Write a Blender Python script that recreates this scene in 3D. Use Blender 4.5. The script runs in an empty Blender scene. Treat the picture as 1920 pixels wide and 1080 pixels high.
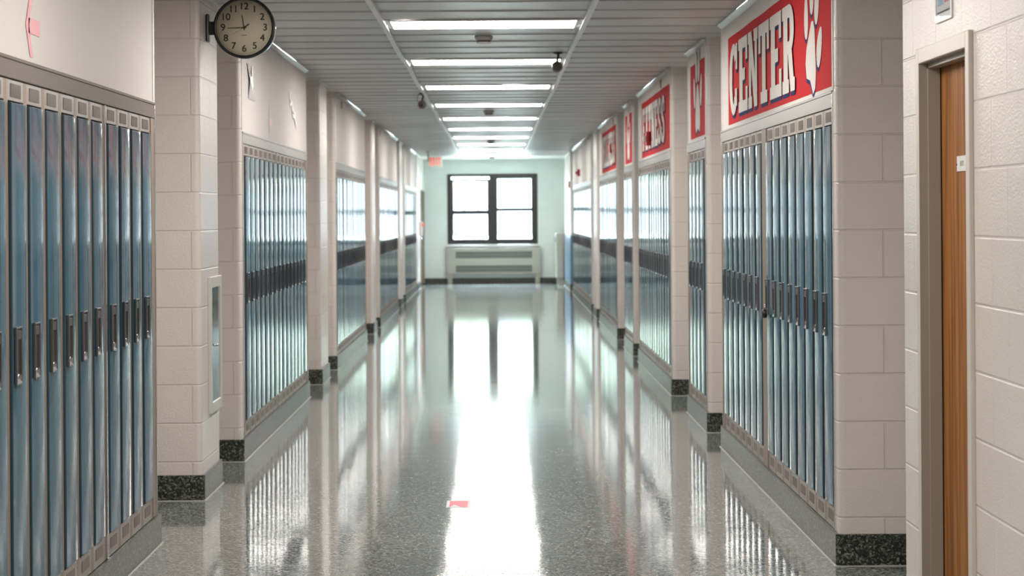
import bpy, bmesh, math, random
from mathutils import Vector, Matrix
random.seed(7)
PI = math.pi
SC = bpy.context.scene
COL = SC.collection

# ------------------------------------------------------------------ numbers of the place (metres)
FX = 4200.0                      # focal length in pixels of the 1920 px wide frame
KL, KR = -1.543, 1.430           # outer faces of the terrazzo kerbs
WL, WR = -1.558, 1.445           # wall faces
ZC = 2.70                        # ceiling
YE = 48.6                        # end wall
KH = 0.135                       # kerb height
REC = 0.50                       # depth of the recesses between the bays
ZT0, ZT1 = 1.947, 2.015          # steel strip above the lockers
LP, LW = 0.295, 0.2935           # locker pitch and width

# ------------------------------------------------------------------ node materials
MATS = {}
def mat(name, col, rough=0.5, metal=0.0, emit=None, estr=0.0, spec=0.5, coat=0.0):
    m = bpy.data.materials.new(name); m.use_nodes = True
    b = m.node_tree.nodes['Principled BSDF']
    b.inputs['Base Color'].default_value = (*col, 1)
    b.inputs['Roughness'].default_value = rough
    b.inputs['Metallic'].default_value = metal
    b.inputs['Specular IOR Level'].default_value = spec
    b.inputs['Coat Weight'].default_value = coat
    if emit:
        b.inputs['Emission Color'].default_value = (*emit, 1)
        b.inputs['Emission Strength'].default_value = estr
    MATS[name] = m
    return m
def nn(m, t, **kw):
    n = m.node_tree.nodes.new(t)
    for k, v in kw.items():
        if k in n.inputs: n.inputs[k].default_value = v
        else: setattr(n, k, v)
    return n
def lk(m, a, b): m.node_tree.links.new(a, b)
def bsdf(m): return m.node_tree.nodes['Principled BSDF']
def ramp(m, fac, stops):
    r = nn(m, 'ShaderNodeValToRGB'); cr = r.color_ramp
    while len(cr.elements) < len(stops): cr.elements.new(0.5)
    for e, (p, c) in zip(cr.elements, stops):
        e.position = p; e.color = (*c, 1)
    lk(m, fac, r.inputs['Fac']); return r
def bump(m, h, strength, dist, prev=None):
    b = nn(m, 'ShaderNodeBump', Strength=strength, Distance=dist)
    lk(m, h, b.inputs['Height'])
    if prev: lk(m, prev.outputs['Normal'], b.inputs['Normal'])
    return b
def posn(m, scale=(1, 1, 1)):
    tc = nn(m, 'ShaderNodeTexCoord'); mp = nn(m, 'ShaderNodeMapping')
    mp.inputs['Scale'].default_value = scale
    lk(m, tc.outputs['Object'], mp.inputs['Vector']); return mp.outputs['Vector']

def block_mat(name, col, dark, rough=0.3, stip=0.35):
    m = mat(name, col, rough)
    g = nn(m, 'ShaderNodeNewGeometry'); sn = nn(m, 'ShaderNodeSeparateXYZ'); sp = nn(m, 'ShaderNodeSeparateXYZ')
    lk(m, g.outputs['True Normal'], sn.inputs[0]); lk(m, g.outputs['Position'], sp.inputs[0])
    ab = nn(m, 'ShaderNodeMath', operation='ABSOLUTE'); lk(m, sn.outputs['X'], ab.inputs[0])
    gt = nn(m, 'ShaderNodeMath', operation='GREATER_THAN'); lk(m, ab.outputs[0], gt.inputs[0]); gt.inputs[1].default_value = 0.5
    mx = nn(m, 'ShaderNodeMix'); lk(m, gt.outputs[0], mx.inputs['Factor']); lk(m, sp.outputs['X'], mx.inputs['A']); lk(m, sp.outputs['Y'], mx.inputs['B'])
    ad = nn(m, 'ShaderNodeMath', operation='ADD'); lk(m, mx.outputs['Result'], ad.inputs[0]); ad.inputs[1].default_value = 20.1
    cb = nn(m, 'ShaderNodeCombineXYZ'); lk(m, ad.outputs[0], cb.inputs['X']); lk(m, sp.outputs['Z'], cb.inputs['Y'])
    br = nn(m, 'ShaderNodeTexBrick'); br.offset = 0.5; br.squash = 1.0
    lk(m, cb.outputs[0], br.inputs['Vector'])
    for k, v in {'Scale': 1.0, 'Mortar Size': 0.0055, 'Mortar Smooth': 0.6, 'Brick Width': 0.4064, 'Row Height': 0.2032, 'Bias': 0.0}.items():
        br.inputs[k].default_value = v
    # joints are hollows: tint a little, dent with bump
    mixc = nn(m, 'ShaderNodeMix', data_type='RGBA'); lk(m, br.outputs['Fac'], mixc.inputs['Factor'])
    mixc.inputs['A'].default_value = (*col, 1); mixc.inputs['B'].default_value = (*dark, 1)
    nz = nn(m, 'ShaderNodeTexNoise', Scale=1.3, Detail=3.0); lk(m, g.outputs['Position'], nz.inputs['Vector'])
    hs = nn(m, 'ShaderNodeMix', data_type='RGBA', blend_type='MULTIPLY'); hs.inputs['Factor'].default_value = 0.35
    rr = ramp(m, nz.outputs['Fac'], [(0.3, (.8, .79, .78)), (0.7, (1, 1, 1))])
    lk(m, mixc.outputs['Result'], hs.inputs['A']); lk(m, rr.outputs['Color'], hs.inputs['B'])
    lk(m, hs.outputs['Result'], bsdf(m).inputs['Base Color'])
    inv = nn(m, 'ShaderNodeMath', operation='SUBTRACT'); inv.inputs[0].default_value = 1.0; lk(m, br.outputs['Fac'], inv.inputs[1])
    b1 = bump(m, inv.outputs[0], 0.55, 0.006)
    n2 = nn(m, 'ShaderNodeTexNoise', Scale=140.0, Detail=2.0); lk(m, g.outputs['Position'], n2.inputs['Vector'])
    b2 = bump(m, n2.outputs['Fac'], stip, 0.0035, b1)
    n3 = nn(m, 'ShaderNodeTexNoise', Scale=14.0, Detail=2.0); lk(m, g.outputs['Position'], n3.inputs['Vector'])
    b3 = bump(m, n3.outputs['Fac'], 0.25, 0.004, b2)
    lk(m, b3.outputs['Normal'], bsdf(m).inputs['Normal'])
    return m

block_mat('painted_block', (.70, .65, .61), (.655, .60, .56), 0.27, 0.55)
block_mat('mint_block', (.82, .89, .86), (.80, .87, .84), 0.5, 0.2)
block_mat('blue_block', (.07, .16, .26), (.05, .12, .2), 0.3, 0.2)
mat('plaster', (.71, .668, .635), 0.55, spec=.35)
m = MATS['plaster']; n = nn(m, 'ShaderNodeTexNoise', Scale=6.0, Detail=2.0); lk(m, posn(m, (1, .25, 1)), n.inputs['Vector'])
lk(m, bump(m, n.outputs['Fac'], 0.12, 0.01).outputs['Normal'], bsdf(m).inputs['Normal'])
mat('white_paint', (.80, .80, .79), 0.35)
mat('cove_grout', (.50, .50, .48), .4)
mat('soffit_paint', (.82, .84, .83), 0.5)

# dark speckled terrazzo of the kerbs
def speckle(name, stops, scale, rough, wav=0.0, wscale=(1, 1, 1), wdist=0.01):
    m = mat(name, (.2, .2, .2), rough)
    v = nn(m, 'ShaderNodeTexVoronoi', Scale=scale); lk(m, posn(m), v.inputs['Vector'])
    sep = nn(m, 'ShaderNodeSeparateColor'); lk(m, v.outputs['Color'], sep.inputs['Color'])
    r = ramp(m, sep.outputs[0], stops)
    n = nn(m, 'ShaderNodeTexNoise', Scale=0.9, Detail=4.0); lk(m, posn(m), n.inputs['Vector'])
    r2 = ramp(m, n.outputs['Fac'], [(0.3, (.82, .84, .84)), (0.7, (1, 1, 1))])
    mx = nn(m, 'ShaderNodeMix', data_type='RGBA', blend_type='MULTIPLY'); mx.inputs['Factor'].default_value = 1
    lk(m, r.outputs['Color'], mx.inputs['A']); lk(m, r2.outputs['Color'], mx.inputs['B'])
    lk(m, mx.outputs['Result'], bsdf(m).inputs['Base Color'])
    if wav:
        w = nn(m, 'ShaderNodeTexNoise', Scale=1.0, Detail=2.0); lk(m, posn(m, wscale), w.inputs['Vector'])
        b = bump(m, w.outputs['Fac'], wav, wdist)
        w2 = nn(m, 'ShaderNodeTexNoise', Scale=1.0, Detail=1.0); lk(m, posn(m, (60, 60, 60)), w2.inputs['Vector'])
        b2 = bump(m, w2.outputs['Fac'], 0.07, 0.002, b)
        lk(m, b2.outputs['Normal'], bsdf(m).inputs['Normal'])
    return m
speckle('kerb_terrazzo', [(0, (.012, .016, .014)), (.45, (.03, .037, .032)), (.7, (.075, .085, .07)), (.9, (.16, .17, .14)), (1, (.28, .28, .24))], 130, 0.3); bsdf(MATS['kerb_terrazzo']).inputs['Specular IOR Level'].default_value = .32
fm = speckle('floor_terrazzo', [(0, (.052, .062, .06)), (.25, (.115, .13, .126)), (.5, (.19, .208, .2)), (.75, (.28, .30, .288)), (1, (.44, .46, .43))], 105, 0.058, 0.10, (2.2, 3.0, 1), 0.004)
b_ = [n_ for n_ in fm.node_tree.nodes if n_.type == 'BUMP'][-1]
w3 = nn(fm, 'ShaderNodeTexNoise', Scale=1.0, Detail=3.0); lk(fm, posn(fm, (.25, 3.2, 1)), w3.inputs['Vector'])
lk(fm, bump(fm, w3.outputs['Fac'], 0.10, 0.004, b_).outputs['Normal'], bsdf(fm).inputs['Normal'])
bsdf(fm).inputs['Specular IOR Level'].default_value = 0.42

m = mat('ceiling_metal', (.56, .56, .565), 0.34)
n = nn(m, 'ShaderNodeTexNoise', Scale=1.0, Detail=2.0); lk(m, posn(m, (1.1, 3.0, 1)), n.inputs['Vector'])
b1 = bump(m, n.outputs['Fac'], 0.25, 0.012)
n2 = nn(m, 'ShaderNodeTexNoise', Scale=170.0, Detail=1.0); lk(m, posn(m), n2.inputs['Vector'])
lk(m, bump(m, n2.outputs['Fac'], 0.12, 0.002, b1).outputs['Normal'], bsdf(m).inputs['Normal'])
mat('rail_white', (.90, .93, .95), 0.35)
mat('fixture_white', (.8, .8, .8), 0.4)
mat('light_panel', (.9, .9, .9), 0.4, emit=(1.0, .945, .885), estr=20.0)

mat('locker_taupe', (.27, .215, .17), 0.4, spec=.28)
mat('locker_edge_shaded', (.024, .06, .085), .3)  # door edges: the same blue paint, darkened to hold their shade
mat('locker_rail', (.27, .235, .205), .3, spec=.35)
mat('locker_dark', (.018, .017, .017), 0.6)
m = mat('locker_blue', (.055, .142, .2), 0.075, spec=.6)
oi = nn(m, 'ShaderNodeObjectInfo')
tc = nn(m, 'ShaderNodeTexCoord'); mp = nn(m, 'ShaderNodeMapping'); mp.inputs['Scale'].default_value = (1, 5, .6)
lk(m, tc.outputs['Object'], mp.inputs['Vector'])
cb = nn(m, 'ShaderNodeCombineXYZ'); ml = nn(m, 'ShaderNodeMath', operation='MULTIPLY'); lk(m, oi.outputs['Random'], ml.inputs[0]); ml.inputs[1].default_value = 60
lk(m, ml.outputs[0], cb.inputs['X']); lk(m, cb.outputs[0], mp.inputs['Location'])
n = nn(m, 'ShaderNodeTexNoise', Scale=1.0, Detail=1.0); lk(m, mp.outputs['Vector'], n.inputs['Vector'])
b1 = bump(m, n.outputs['Fac'], 0.07, 0.008)
lk(m, b1.outputs['Normal'], bsdf(m).inputs['Normal'])
mat('rim_steel', (.20, .20, .21), 0.2, .8)
mat('chrome', (.72, .73, .75), 0.13, 1.0)
mat('pocket_steel', (.10, .095, .095), 0.22, .6)
mat('strip_brown', (.185, .16, .14), .5, 0, spec=.12)
m = mat('steel_strip', (.23, .22, .21), 0.3, 0.1, spec=.3)
n = nn(m, 'ShaderNodeTexNoise', Scale=2.0, Detail=2.0); lk(m, posn(m, (1, .5, 2)), n.inputs['Vector'])
lk(m, bump(m, n.outputs['Fac'], 0.06, 0.01).outputs['Normal'], bsdf(m).inputs['Normal'])
mat('banner_red', (.56, .024, .028), 0.75, spec=.12)
mat('banner_white', (.76, .72, .68), 0.75, spec=.15)
mat('banner_navy', (.035, .035, .12), 0.75, spec=.12)
mat('pink_paint', (.75, .22, .26), 0.4)
mat('pale_pink_paint', (.93, .68, .74), 0.5)
mat('foil', (.95, .95, .95), 0.35, .15)
mat('foil_dull_and_shadow', (.40, .38, .40), 0.35, 0.5)
mat('black_plastic', (.012, .012, .013), 0.35)
mat('grey_plastic', (.12, .11, .10), 0.45)
mat('beige_plastic', (.46, .44, .40), 0.5)
mat('white_plastic', (.78, .77, .76), 0.35)
mat('dial_cream', (.62, .57, .44), 0.5)
mat('ink', (.02, .015, .012), 0.6)
mat('alarm_red', (.35, .01, .012), 0.35)
mat('exit_red', (.75, .03, .02), 0.5, emit=(1, .10, .06), estr=.42)
mat('exit_face', (.72, .71, .64), 0.4)
mat('window_black', (.018, .017, .018), 0.4)
mat('taupe_frame', (.30, .265, .225), 0.3)
mat('taupe_frame_lit', (.58, .53, .48), 0.35)  # lighter copy of the frame paint, for its lit room-side faces
mat('radiator_paint', (.40, .39, .34), 0.4)
mat('grille_dark', (.07, .075, .07), 0.5)
mat('grille_bar', (.22, .22, .19), 0.5)
mat('sticker_red', (.66, .13, .19), 0.5, spec=.2)
mat('sticker_white', (.75, .72, .74), 0.9, spec=.05)
mat('paper_blue', (.12, .3, .5), 0.4)
mat('paper_grey', (.62, .60, .62), 0.3)
mat('lawn', (.58, .605, .53), 0.9)
mat('tree_leaf', (.62, .65, .54), 0.8)
mat('bark', (.12, .08, .05), 0.9)
mat('car_grey', (.42, .46, .46), 0.5)
m = mat('door_wood', (.42, .19, .06), 0.5, spec=.2)
n = nn(m, 'ShaderNodeTexNoise', Scale=1.0, Detail=5.0, Distortion=.6); lk(m, posn(m, (6, 26, 1.3)), n.inputs['Vector'])
r = ramp(m, n.outputs['Fac'], [(.3, (.15, .052, .012)), (.5, (.28, .108, .026)), (.72, (.40, .175, .05))])
lk(m, r.outputs['Color'], bsdf(m).inputs['Base Color'])
# clear glass: thin, mostly transparent with a surface reflection
m = bpy.data.materials.new('clear_glass'); m.use_nodes = True; MATS['clear_glass'] = m
nt = m.node_tree; nt.nodes.clear()
o_ = nt.nodes.new('ShaderNodeOutputMaterial'); t_ = nt.nodes.new('ShaderNodeBsdfTransparent'); g_ = nt.nodes.new('ShaderNodeBsdfGlossy')
f_ = nt.nodes.new('ShaderNodeLayerWeight'); x_ = nt.nodes.new('ShaderNodeMixShader'); p_ = nt.nodes.new('ShaderNodeMath'); p_.operation = 'POWER'; p_.inputs[1].default_value = 4.0
a_ = nt.nodes.new('ShaderNodeMath'); a_.operation = 'MULTIPLY_ADD'; a_.inputs[1].default_value = .75; a_.inputs[2].default_value = .04
g_.inputs['Roughness'].default_value = 0.03; f_.inputs['Blend'].default_value = .5
t_.inputs['Color'].default_value = (.95, .98, .97, 1)
nt.links.new(f_.outputs['Facing'], p_.inputs[0]); nt.links.new(p_.outputs[0], a_.inputs[0])
nt.links.new(a_.outputs[0], x_.inputs[0]); nt.links.new(t_.outputs[0], x_.inputs[1]); nt.links.new(g_.outputs[0], x_.inputs[2]); nt.links.new(x_.outputs[0], o_.inputs[0])

# ------------------------------------------------------------------ mesh helpers
class MB:
    def __init__(s, *mats): s.bm = bmesh.new(); s.mats = list(mats) or ['plaster']; s.mi = 0
    def use(s, name):
        if name not in s.mats: s.mats.append(name)
        s.mi = s.mats.index(name); return s
    def face(s, pts):
        vs = [s.bm.verts.new(p) for p in pts]; f = s.bm.faces.new(vs); f.material_index = s.mi; return f
    def box(s, x0, x1, y0, y1, z0, z1, bev=0.0, seg=2):
        if x0 > x1: x0, x1 = x1, x0
        if y0 > y1: y0, y1 = y1, y0
        v = [s.bm.verts.new((x, y, z)) for x in (x0, x1) for y in (y0, y1) for z in (z0, z1)]
        fs = [(0, 1, 3, 2), (4, 6, 7, 5), (0, 4, 5, 1), (2, 3, 7, 6), (0, 2, 6, 4), (1, 5, 7, 3)]
        out = [s.bm.faces.new([v[i] for i in f]) for f in fs]
        for f in out: f.material_index = s.mi
        if bev:
            ed = list({e for f in out for e in f.edges})
            bmesh.ops.bevel(s.bm, geom=ed, offset=bev, segments=seg, affect='EDGES', profile=0.5, clamp_overlap=True, material=s.mi)
        return s
    def prism(s, fp, z0, z1):
        b = [s.bm.verts.new((x, y, z0)) for x, y in fp]; t = [s.bm.verts.new((x, y, z1)) for x, y in fp]
        k = len(fp); fs = [s.bm.faces.new(b[::-1]), s.bm.faces.new(t)]
        for i in range(k):
            j = (i + 1) % k; fs.append(s.bm.faces.new((b[i], b[j], t[j], t[i])))
        for f in fs: f.material_index = s.mi
        return s
    def loft(s, rings, cap=True):
        R = [[s.bm.verts.new(p) for p in r] for r in rings]; k = len(R[0])
        for a, b in zip(R, R[1:]):
            for i in range(k):
                j = (i + 1) % k
                f = s.bm.faces.new((a[i], a[j], b[j], b[i])); f.material_index = s.mi; f.smooth = True
        if cap:
            for r in (R[0][::-1], R[-1]):
                f = s.bm.faces.new(r); f.material_index = s.mi
        return s
    def lathe(s, prof, c, axis='z', n=28, cap=True):
        def P(r, h, a):
            x, y = r * math.cos(a), r * math.sin(a)
            if axis == 'z': return (c[0] + x, c[1] + y, c[2] + h)
            if axis == 'y': return (c[0] + x, c[1] + h, c[2] + y)
            return (c[0] + h, c[1] + x, c[2] + y)
        return s.loft([[P(max(r, 1e-4), h, 2 * PI * i / n) for i in range(n)] for r, h in prof], cap)
    def tube(s, path, r, n=10):
        rings = []
        P = [Vector(p) for p in path]
        for i, p in enumerate(P):
            d = (P[min(i + 1, len(P) - 1)] - P[max(i - 1, 0)]).normalized()
            u = d.orthogonal().normalized() if i == 0 else (u - d * u.dot(d)).normalized()
            w = d.cross(u)
            rr = r[i] if isinstance(r, (list, tuple)) else r
            rings.append([tuple(p + (u * math.cos(2 * PI * k / n) + w * math.sin(2 * PI * k / n)) * rr) for k in range(n)])
        return s.loft(rings)
    def blob(s, c, r, sub=2, noise=0.2):
        ret = bmesh.ops.create_icosphere(s.bm, subdivisions=sub, radius=1.0)
        for v in ret['verts']:
            k = 1 + random.uniform(-noise, noise)
            v.co = Vector((c[0] + v.co.x * r[0] * k, c[1] + v.co.y * r[1] * k, c[2] + v.co.z * r[2] * k))
        for v in ret['verts']:
            for f in v.link_faces: f.material_index = s.mi
        return s
    def mesh(s, name):
        bmesh.ops.recalc_face_normals(s.bm, faces=s.bm.faces[:])
        me = bpy.data.meshes.new(name); s.bm.to_mesh(me); s.bm.free()
        for k in s.mats: me.materials.append(MATS[k])
        return me
    def obj(s, name, parent=None, loc=None):
        o = bpy.data.objects.new(name, s.mesh(name)); COL.objects.link(o)
        if parent: o.parent = parent
        if loc: o.location = loc
        return o
def tag(o, label, cat, group=None, kind=None):
    o['label'] = label; o['category'] = cat
    if group: o['group'] = group
    if kind: o['kind'] = kind
    return o
def struct(o): o['kind'] = 'structure'; return o
def thing(name, label, cat, loc, group=None):
    o = bpy.data.objects.new(name, None); COL.objects.link(o); o.location = loc; o.empty_display_size = .1
    return tag(o, label, cat, group)

def copy_tree(o, parent=None):
    c = o.copy(); COL.objects.link(c)
    if parent: c.parent = parent
    for ch in list(o.children): copy_tree(ch, c)
    return c

# ------------------------------------------------------------------ the plan of the two long walls
L_BAYS = [  # start, end, list of locker starts, landmark, row group
    (6.60, 10.28, 'under the big pink arrow'),
    (13.67, 18.49, 'under the silver foil decals'),
    (21.73, 26.73, 'beyond the silver foil decals'),
    (29.86, 35.43, 'fourth along the arrow wall'),
    (38.16, 43.73, 'nearest the hanging exit sign'),
]
L_PIERS = [(11.81, 12.58), (19.86, 20.73), (28.25, 29.02), (36.30, 37.50), (44.15, 46.08)]
R_BAYS = [
    (9.49, 14.34, 'under the CENTER banner'),
    (15.28, 16.85, 'under the paw banner beside CENTER'),
    (18.38, 22.66, 'under the FITNESS banner'),
    (23.50, 25.16, 'under the paw banner beyond FITNESS'),
    (26.62, 31.17, 'under the last lettered banner'),
    (33.72, 41.95, 'under the bare header past banners'),
]
R_PIERS = [(32.02, 33.20), (43.35, 47.1)]
END = 0.075      # thickness of block shown at either end of a bay

def rounded(x, xin, y0, y1, r=0.028, both=(True, True), n=6):
    """footprint with its two room-side corners rounded; x is the room-side face, xin the hidden side"""
    sx = 1 if x > xin else -1
    pts = [(xin, y0)]
    if both[0]:
        for i in range(n + 1):
            a = PI / 2 * i / n
            pts.append((x - sx * r + sx * r * math.sin(a), y0 + r - r * math.cos(a)))
    else: pts.append((x, y0))
    if both[1]:
        for i in range(n + 1):
            a = PI / 2 * i / n
            pts.append((x - sx * r + sx * r * math.cos(a), y1 - r + r * math.sin(a)))
    else: pts.append((x, y1))
    pts.append((xin, y1)); return pts

def build_side(side):
    left = side == 'left'
    X, K, sg = (WL, KL, -1) if left else (WR, KR, 1)
    bays, piers = (L_BAYS, L_PIERS) if left else (R_BAYS, R_PIERS)
    xin = X + sg * REC
    wall = MB('painted_block')
    wall.box(xin, xin + sg * .15, -4.0, YE + .25, 0, ZC + .1)          # back of the recesses
    for i, (a, b) in enumerate(piers):
        wall.prism(rounded(X, xin, a, b), 0, ZC)
    for a, b, _ in bays:
        wall.prism(rounded(X, xin, a, a + END, both=(True, False)), 0, ZC)
        wall.prism(rounded(X, xin, b - END, b, both=(False, True)), 0, ZC)
    kerb = MB('kerb_terrazzo')
    spans = [(a, b) for a, b in piers] + [(a, b) for a, b, _ in bays]
    if left:
        wall.box(X, xin, -4.0, 6.60, 0, ZC); spans.append((-4.0, 6.60 - .014))
        wall.box(X, xin, 46.08 - .03, YE, 2.05, ZC)
    else:
        # door wall with the doorway cut out
        d0, d1, zt = 6.800, 7.585, 2.02
        wall.box(X, xin, -4.0, d0, 0, ZC)
        wall.box(X, xin, d0, d1, zt, ZC)
        wall.prism(rounded(X, xin, d1, 7.956, both=(False, True)), 0, ZC)
        spans += [(-4.0, d0 - .05), (d1 + .05, 7.956)]
    struct(wall.obj('wall_' + side))
    for a, b in spans:
        kerb.prism(rounded(K, xin, a - .014, b + .014, r=.016), 0, KH)
    rec = sorted(spans)
    for (a, b), (c, d) in zip(rec, rec[1:]):                            # kerb along the back of each recess
        if c - b > .3 and not (not left and b < 7): kerb.box(xin - sg * .014, xin, b, c, 0, KH)
    struct(kerb.obj('baseboard_' + side))
    cove = MB('cove_grout')
    for a, b in spans:
        y0, y1 = max(a, -3.9) - .014, b + .014
        cove.box(K - sg * .007, K + sg * .003, y0 - .006, y1 + .006, 0, .004)
        cove.box(K + sg * .003, xin, y0 - .007, y0 + .003, 0, .004)
    struct(cove.obj('trim_1' if left else 'trim_2'))
    head = MB('plaster'); strip = MB('steel_strip'); crown = MB('white_paint')
    for k, (a, b, _) in enumerate(bays):
        y0, y1 = a + END, b - END
        head.box(X, X + sg * .3, y0, y1, ZT1, ZC)
        # smooth facing that also covers the block ends above the lockers
        strip.use('strip_brown' if left and k == 0 else 'steel_strip')
        strip.box(X - sg * .006, X + sg * .04, y0, y1, ZT0, ZT1, .002, 1)
        strip.box(X - sg * .010, X + sg * .02, y0, y1, ZT1 - .008, ZT1 + .003, .001, 1)
        yy = y0
        crown.loft([[(X, yy_, ZC - .036), (X - sg * .03, yy_, ZC - .010), (X, yy_, ZC - .004)] for yy_ in (y0 + .01, y1 - .01)])
        crown.box(X - sg * .004, X, y1 - .022, y1 - .004, ZT1 + .01, ZC - .03)
        crown.box(X - sg * .004, X, y0 + .004, y0 + .016, ZT1 + .01, ZC - .03)
    for a, b in piers:
        crown.box(X - sg * .010, X, a + .03, b - .03, ZC - .022, ZC - .002)
    struct(head.obj('wall_%s_header' % side))
    struct(strip.obj('trim_3' if left else 'trim_4'))
    struct(crown.obj('trim_5' if left else 'trim_6'))
build_side('left'); build_side('right')

# floor, ceiling, ends
fl = MB('floor_terrazzo'); fl.box(-2.2, 2.1, -4.2, YE + .25, -.12, 0); struct(fl.obj('floor'))
ce = MB('ceiling_metal'); T = .577; y = 13.75 - T * 31
xs = [-2.2 + 4.3 * i / 13 for i in range(14)]
rows = []
while y < 45.9:
    for dy, dz, wob in ((0, .014, 0), (.004, .012, 0), (.008, -.004, .003), (.022, -.0075, .003), (.040, -.003, .002), (.10, -.001, .001), (T / 2, -.004, 0), (T - .10, -.001, .001), (T - .03, -.001, .0015), (T - .012, .002, .002), (T - .004, .013, 0)):
        if y + dy < 45.9: rows.append([(x, y + dy, ZC + dz + random.uniform(-wob, wob)) for x in xs])
    y += T
rows.append([(x, 45.9, ZC) for x in xs])
V = [[ce.bm.verts.new(p) for p in r] for r in rows]
for r0, r1 in zip(V, V[1:]):
    for i in range(len(xs) - 1): ce.bm.faces.new((r0[i], r0[i + 1], r1[i + 1], r1[i])).smooth = True
ce.box(-2.2, 2.1, -4.2, YE + .25, ZC + .02, ZC + .12)
struct(ce.obj('ceiling'))
so = MB('soffit_paint'); so.box(-2.05, 1.94, 45.9, YE, ZC - .004, ZC + .015); struct(so.obj('ceiling_soffit'))
for nm, xc, k0 in (('trim_7', -.695, 1), ('trim_8', .553, 2)):
    rl = MB('rail_white'); random.seed(k0); yy = -3.9; pts = []
    while yy < 45.9: pts.append((xc + random.uniform(-.009, .009), yy)); yy += random.choice([1.2, 1.2, 2.4])
    pts.append((xc, 45.9)); h = .016
    for (xa, ya), (xb, yb) in zip(pts, pts[1:]):
        rl.prism([(xa - h, ya), (xa + h, ya), (xb + h, yb), (xb - h, yb)], ZC - .026, ZC - .004)
    struct(rl.obj(nm))
random.seed(11)
wb = MB('painted_block'); wb.box(-2.2, 2.1, -4.2, -4.0, 0, ZC); struct(wb.obj('wall_back'))

# end wall with the window opening
wx0, wx1, wz0, wz1 = -1.05, .906, .85, 2.375
we = MB('mint_block')
we.box(-2.2, wx0, YE, YE + .25, 0, ZC); we.box(wx1, 2.1, YE, YE + .25, 0, ZC)
we.box(wx0, wx1, YE, YE + .25, 0, wz0); we.box(wx0, wx1, YE, YE + .25, wz1, ZC)
struct(we.obj('wall_end'))
ke = MB('kerb_terrazzo'); ke.box(-2.05, 1.94, YE - .02, YE, 0, .12, .004, 1); struct(ke.obj('baseboard_end'))
win = bpy.data.objects.new('window_1', None); COL.objects.link(win); win.location = (0, YE, 0); struct(win)
def wobj(mb, name, parent=win):
    o = mb.obj(name, parent); o.matrix_parent_inverse = Matrix.Translation((0, -YE, 0)) if parent is win else Matrix.Identity(4); return o
f = MB('window_black'); ya, yb = YE - .02, YE + .1; t = .085
f.box(wx0, wx0 + t, ya, yb, wz0, wz1, .006, 1); f.box(wx1 - t, wx1, ya, yb, wz0, wz1, .006, 1)
f.box(wx0, wx1, ya + .001, yb, wz1 - .06, wz1, .006, 1); f.box(wx0, wx1, ya + .001, yb, wz0, wz0 + .07, .006, 1)
f.box(-.135, -.01, ya - .004, yb, wz0, wz1, .006, 1)
wobj(f, 'window_frame')
def sash(x0, x1, z0, z1, yc):
    s_ = MB('window_black'); w = .046
    s_.box(x0, x0 + w, yc - .015, yc + .015, z0, z1); s_.box(x1 - w, x1, yc - .015, yc + .015, z0, z1)
    s_.box(x0, x1, yc - .016, yc + .014, z0, z0 + w); s_.box(x0, x1, yc - .016, yc + .014, z1 - w, z1)
    if z0 < 1.2:
        for xx in (x0 + .25, x1 - .27): s_.box(xx, xx + .05, yc - .03, yc, z1, z1 + .012, .003, 1)
    o = wobj(s_, 'sash')
    g = MB('clear_glass'); g.face([(x0 + w, yc, z0 + w), (x1 - w, yc, z0 + w), (x1 - w, yc, z1 - w), (x0 + w, yc, z1 - w)])
    p = g.obj('pane', o)
sash(-.965, -.135, .92, 1.585, YE + .02); sash(-.965, -.135, 1.50, 2.255, YE + .055)
sash(-.01, .821, .92, 1.61, YE + .02); sash(-.01, .821, 1.585, 2.315, YE + .055)
s_ = MB('white_paint'); s_.box(wx0 - .03, wx1 + .03, YE - .09, YE + .02, wz0 - .055, wz0 - .002, .008, 2); wobj(s_, 'window_sill')

# doors at the far end of the arrow-side wall
d2 = bpy.data.objects.new('door_2', None); COL.objects.link(d2); struct(d2)
d = MB('taupe_frame'); d.box(WL - .05, WL - .10, 46.16, 47.33, .01, 2.0); d.obj('door_leaf', d2)
d = MB('taupe_frame'); d.box(WL - .05, WL - .10, 47.34, 48.5, .01, 2.0); d.obj('door_leaf', d2)
d = MB('taupe_frame'); d.box(WL + .01, WL - .10, 46.10, 46.15, .01, 2.05); d.box(WL + .01, WL - .10, 48.51, 48.58, .01, 2.05); d.box(WL + .01, WL - .10, 46.15, 48.51, 2.005, 2.05); d.obj('door_frame', d2)
d = MB('chrome')
for yy in (47.26, 47.41): d.lathe([(.0, 0), (.025, .004), (.02, .05), (.0, .055)], (WL - .05, yy, 1.0), 'x', 14)
d.obj('door_handle', d2)
# blue painted lower band of the last pier
bl = MB('blue_block'); bl.prism(rounded(WR - .004, WR + .4, 43.346, 47.10, r=.03), KH, 1.08); struct(bl.obj('wall_right_band'))

# ------------------------------------------------------------------ near door in the block wall
d1 = bpy.data.objects.new('door_1', None); COL.objects.link(d1); struct(d1)
fr = MB('taupe_frame_lit'); xf = 1.430; xw = WR
ya0, ya1, yb0, yb1, zh0, zh1 = 6.765, 6.816, 7.565, 7.614, 1.998, 2.048
def jamb(y0, y1, z0, z1):
    fr.use('taupe_frame_lit'); fr.box(xf, xw + .001, y0, y1, z0, z1, .002, 1)
jamb(ya0, ya1, 0, zh1); jamb(yb0, yb1, 0, zh1); jamb(ya1, yb0, zh0, zh1)
fr.use('taupe_frame')  # reveals take the darker tone, their shade put into the colour
fr.box(xw, 1.62, 6.801, ya1, 0, zh1 - .03); fr.box(xw, 1.62, yb0, 7.584, 0, zh1 - .03); fr.box(xw, 1.62, ya1, yb0, zh0, 2.019)
fr.box(xf + .001, 1.462, yb0 - .002, yb0 + .001, 0, zh0)
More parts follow.
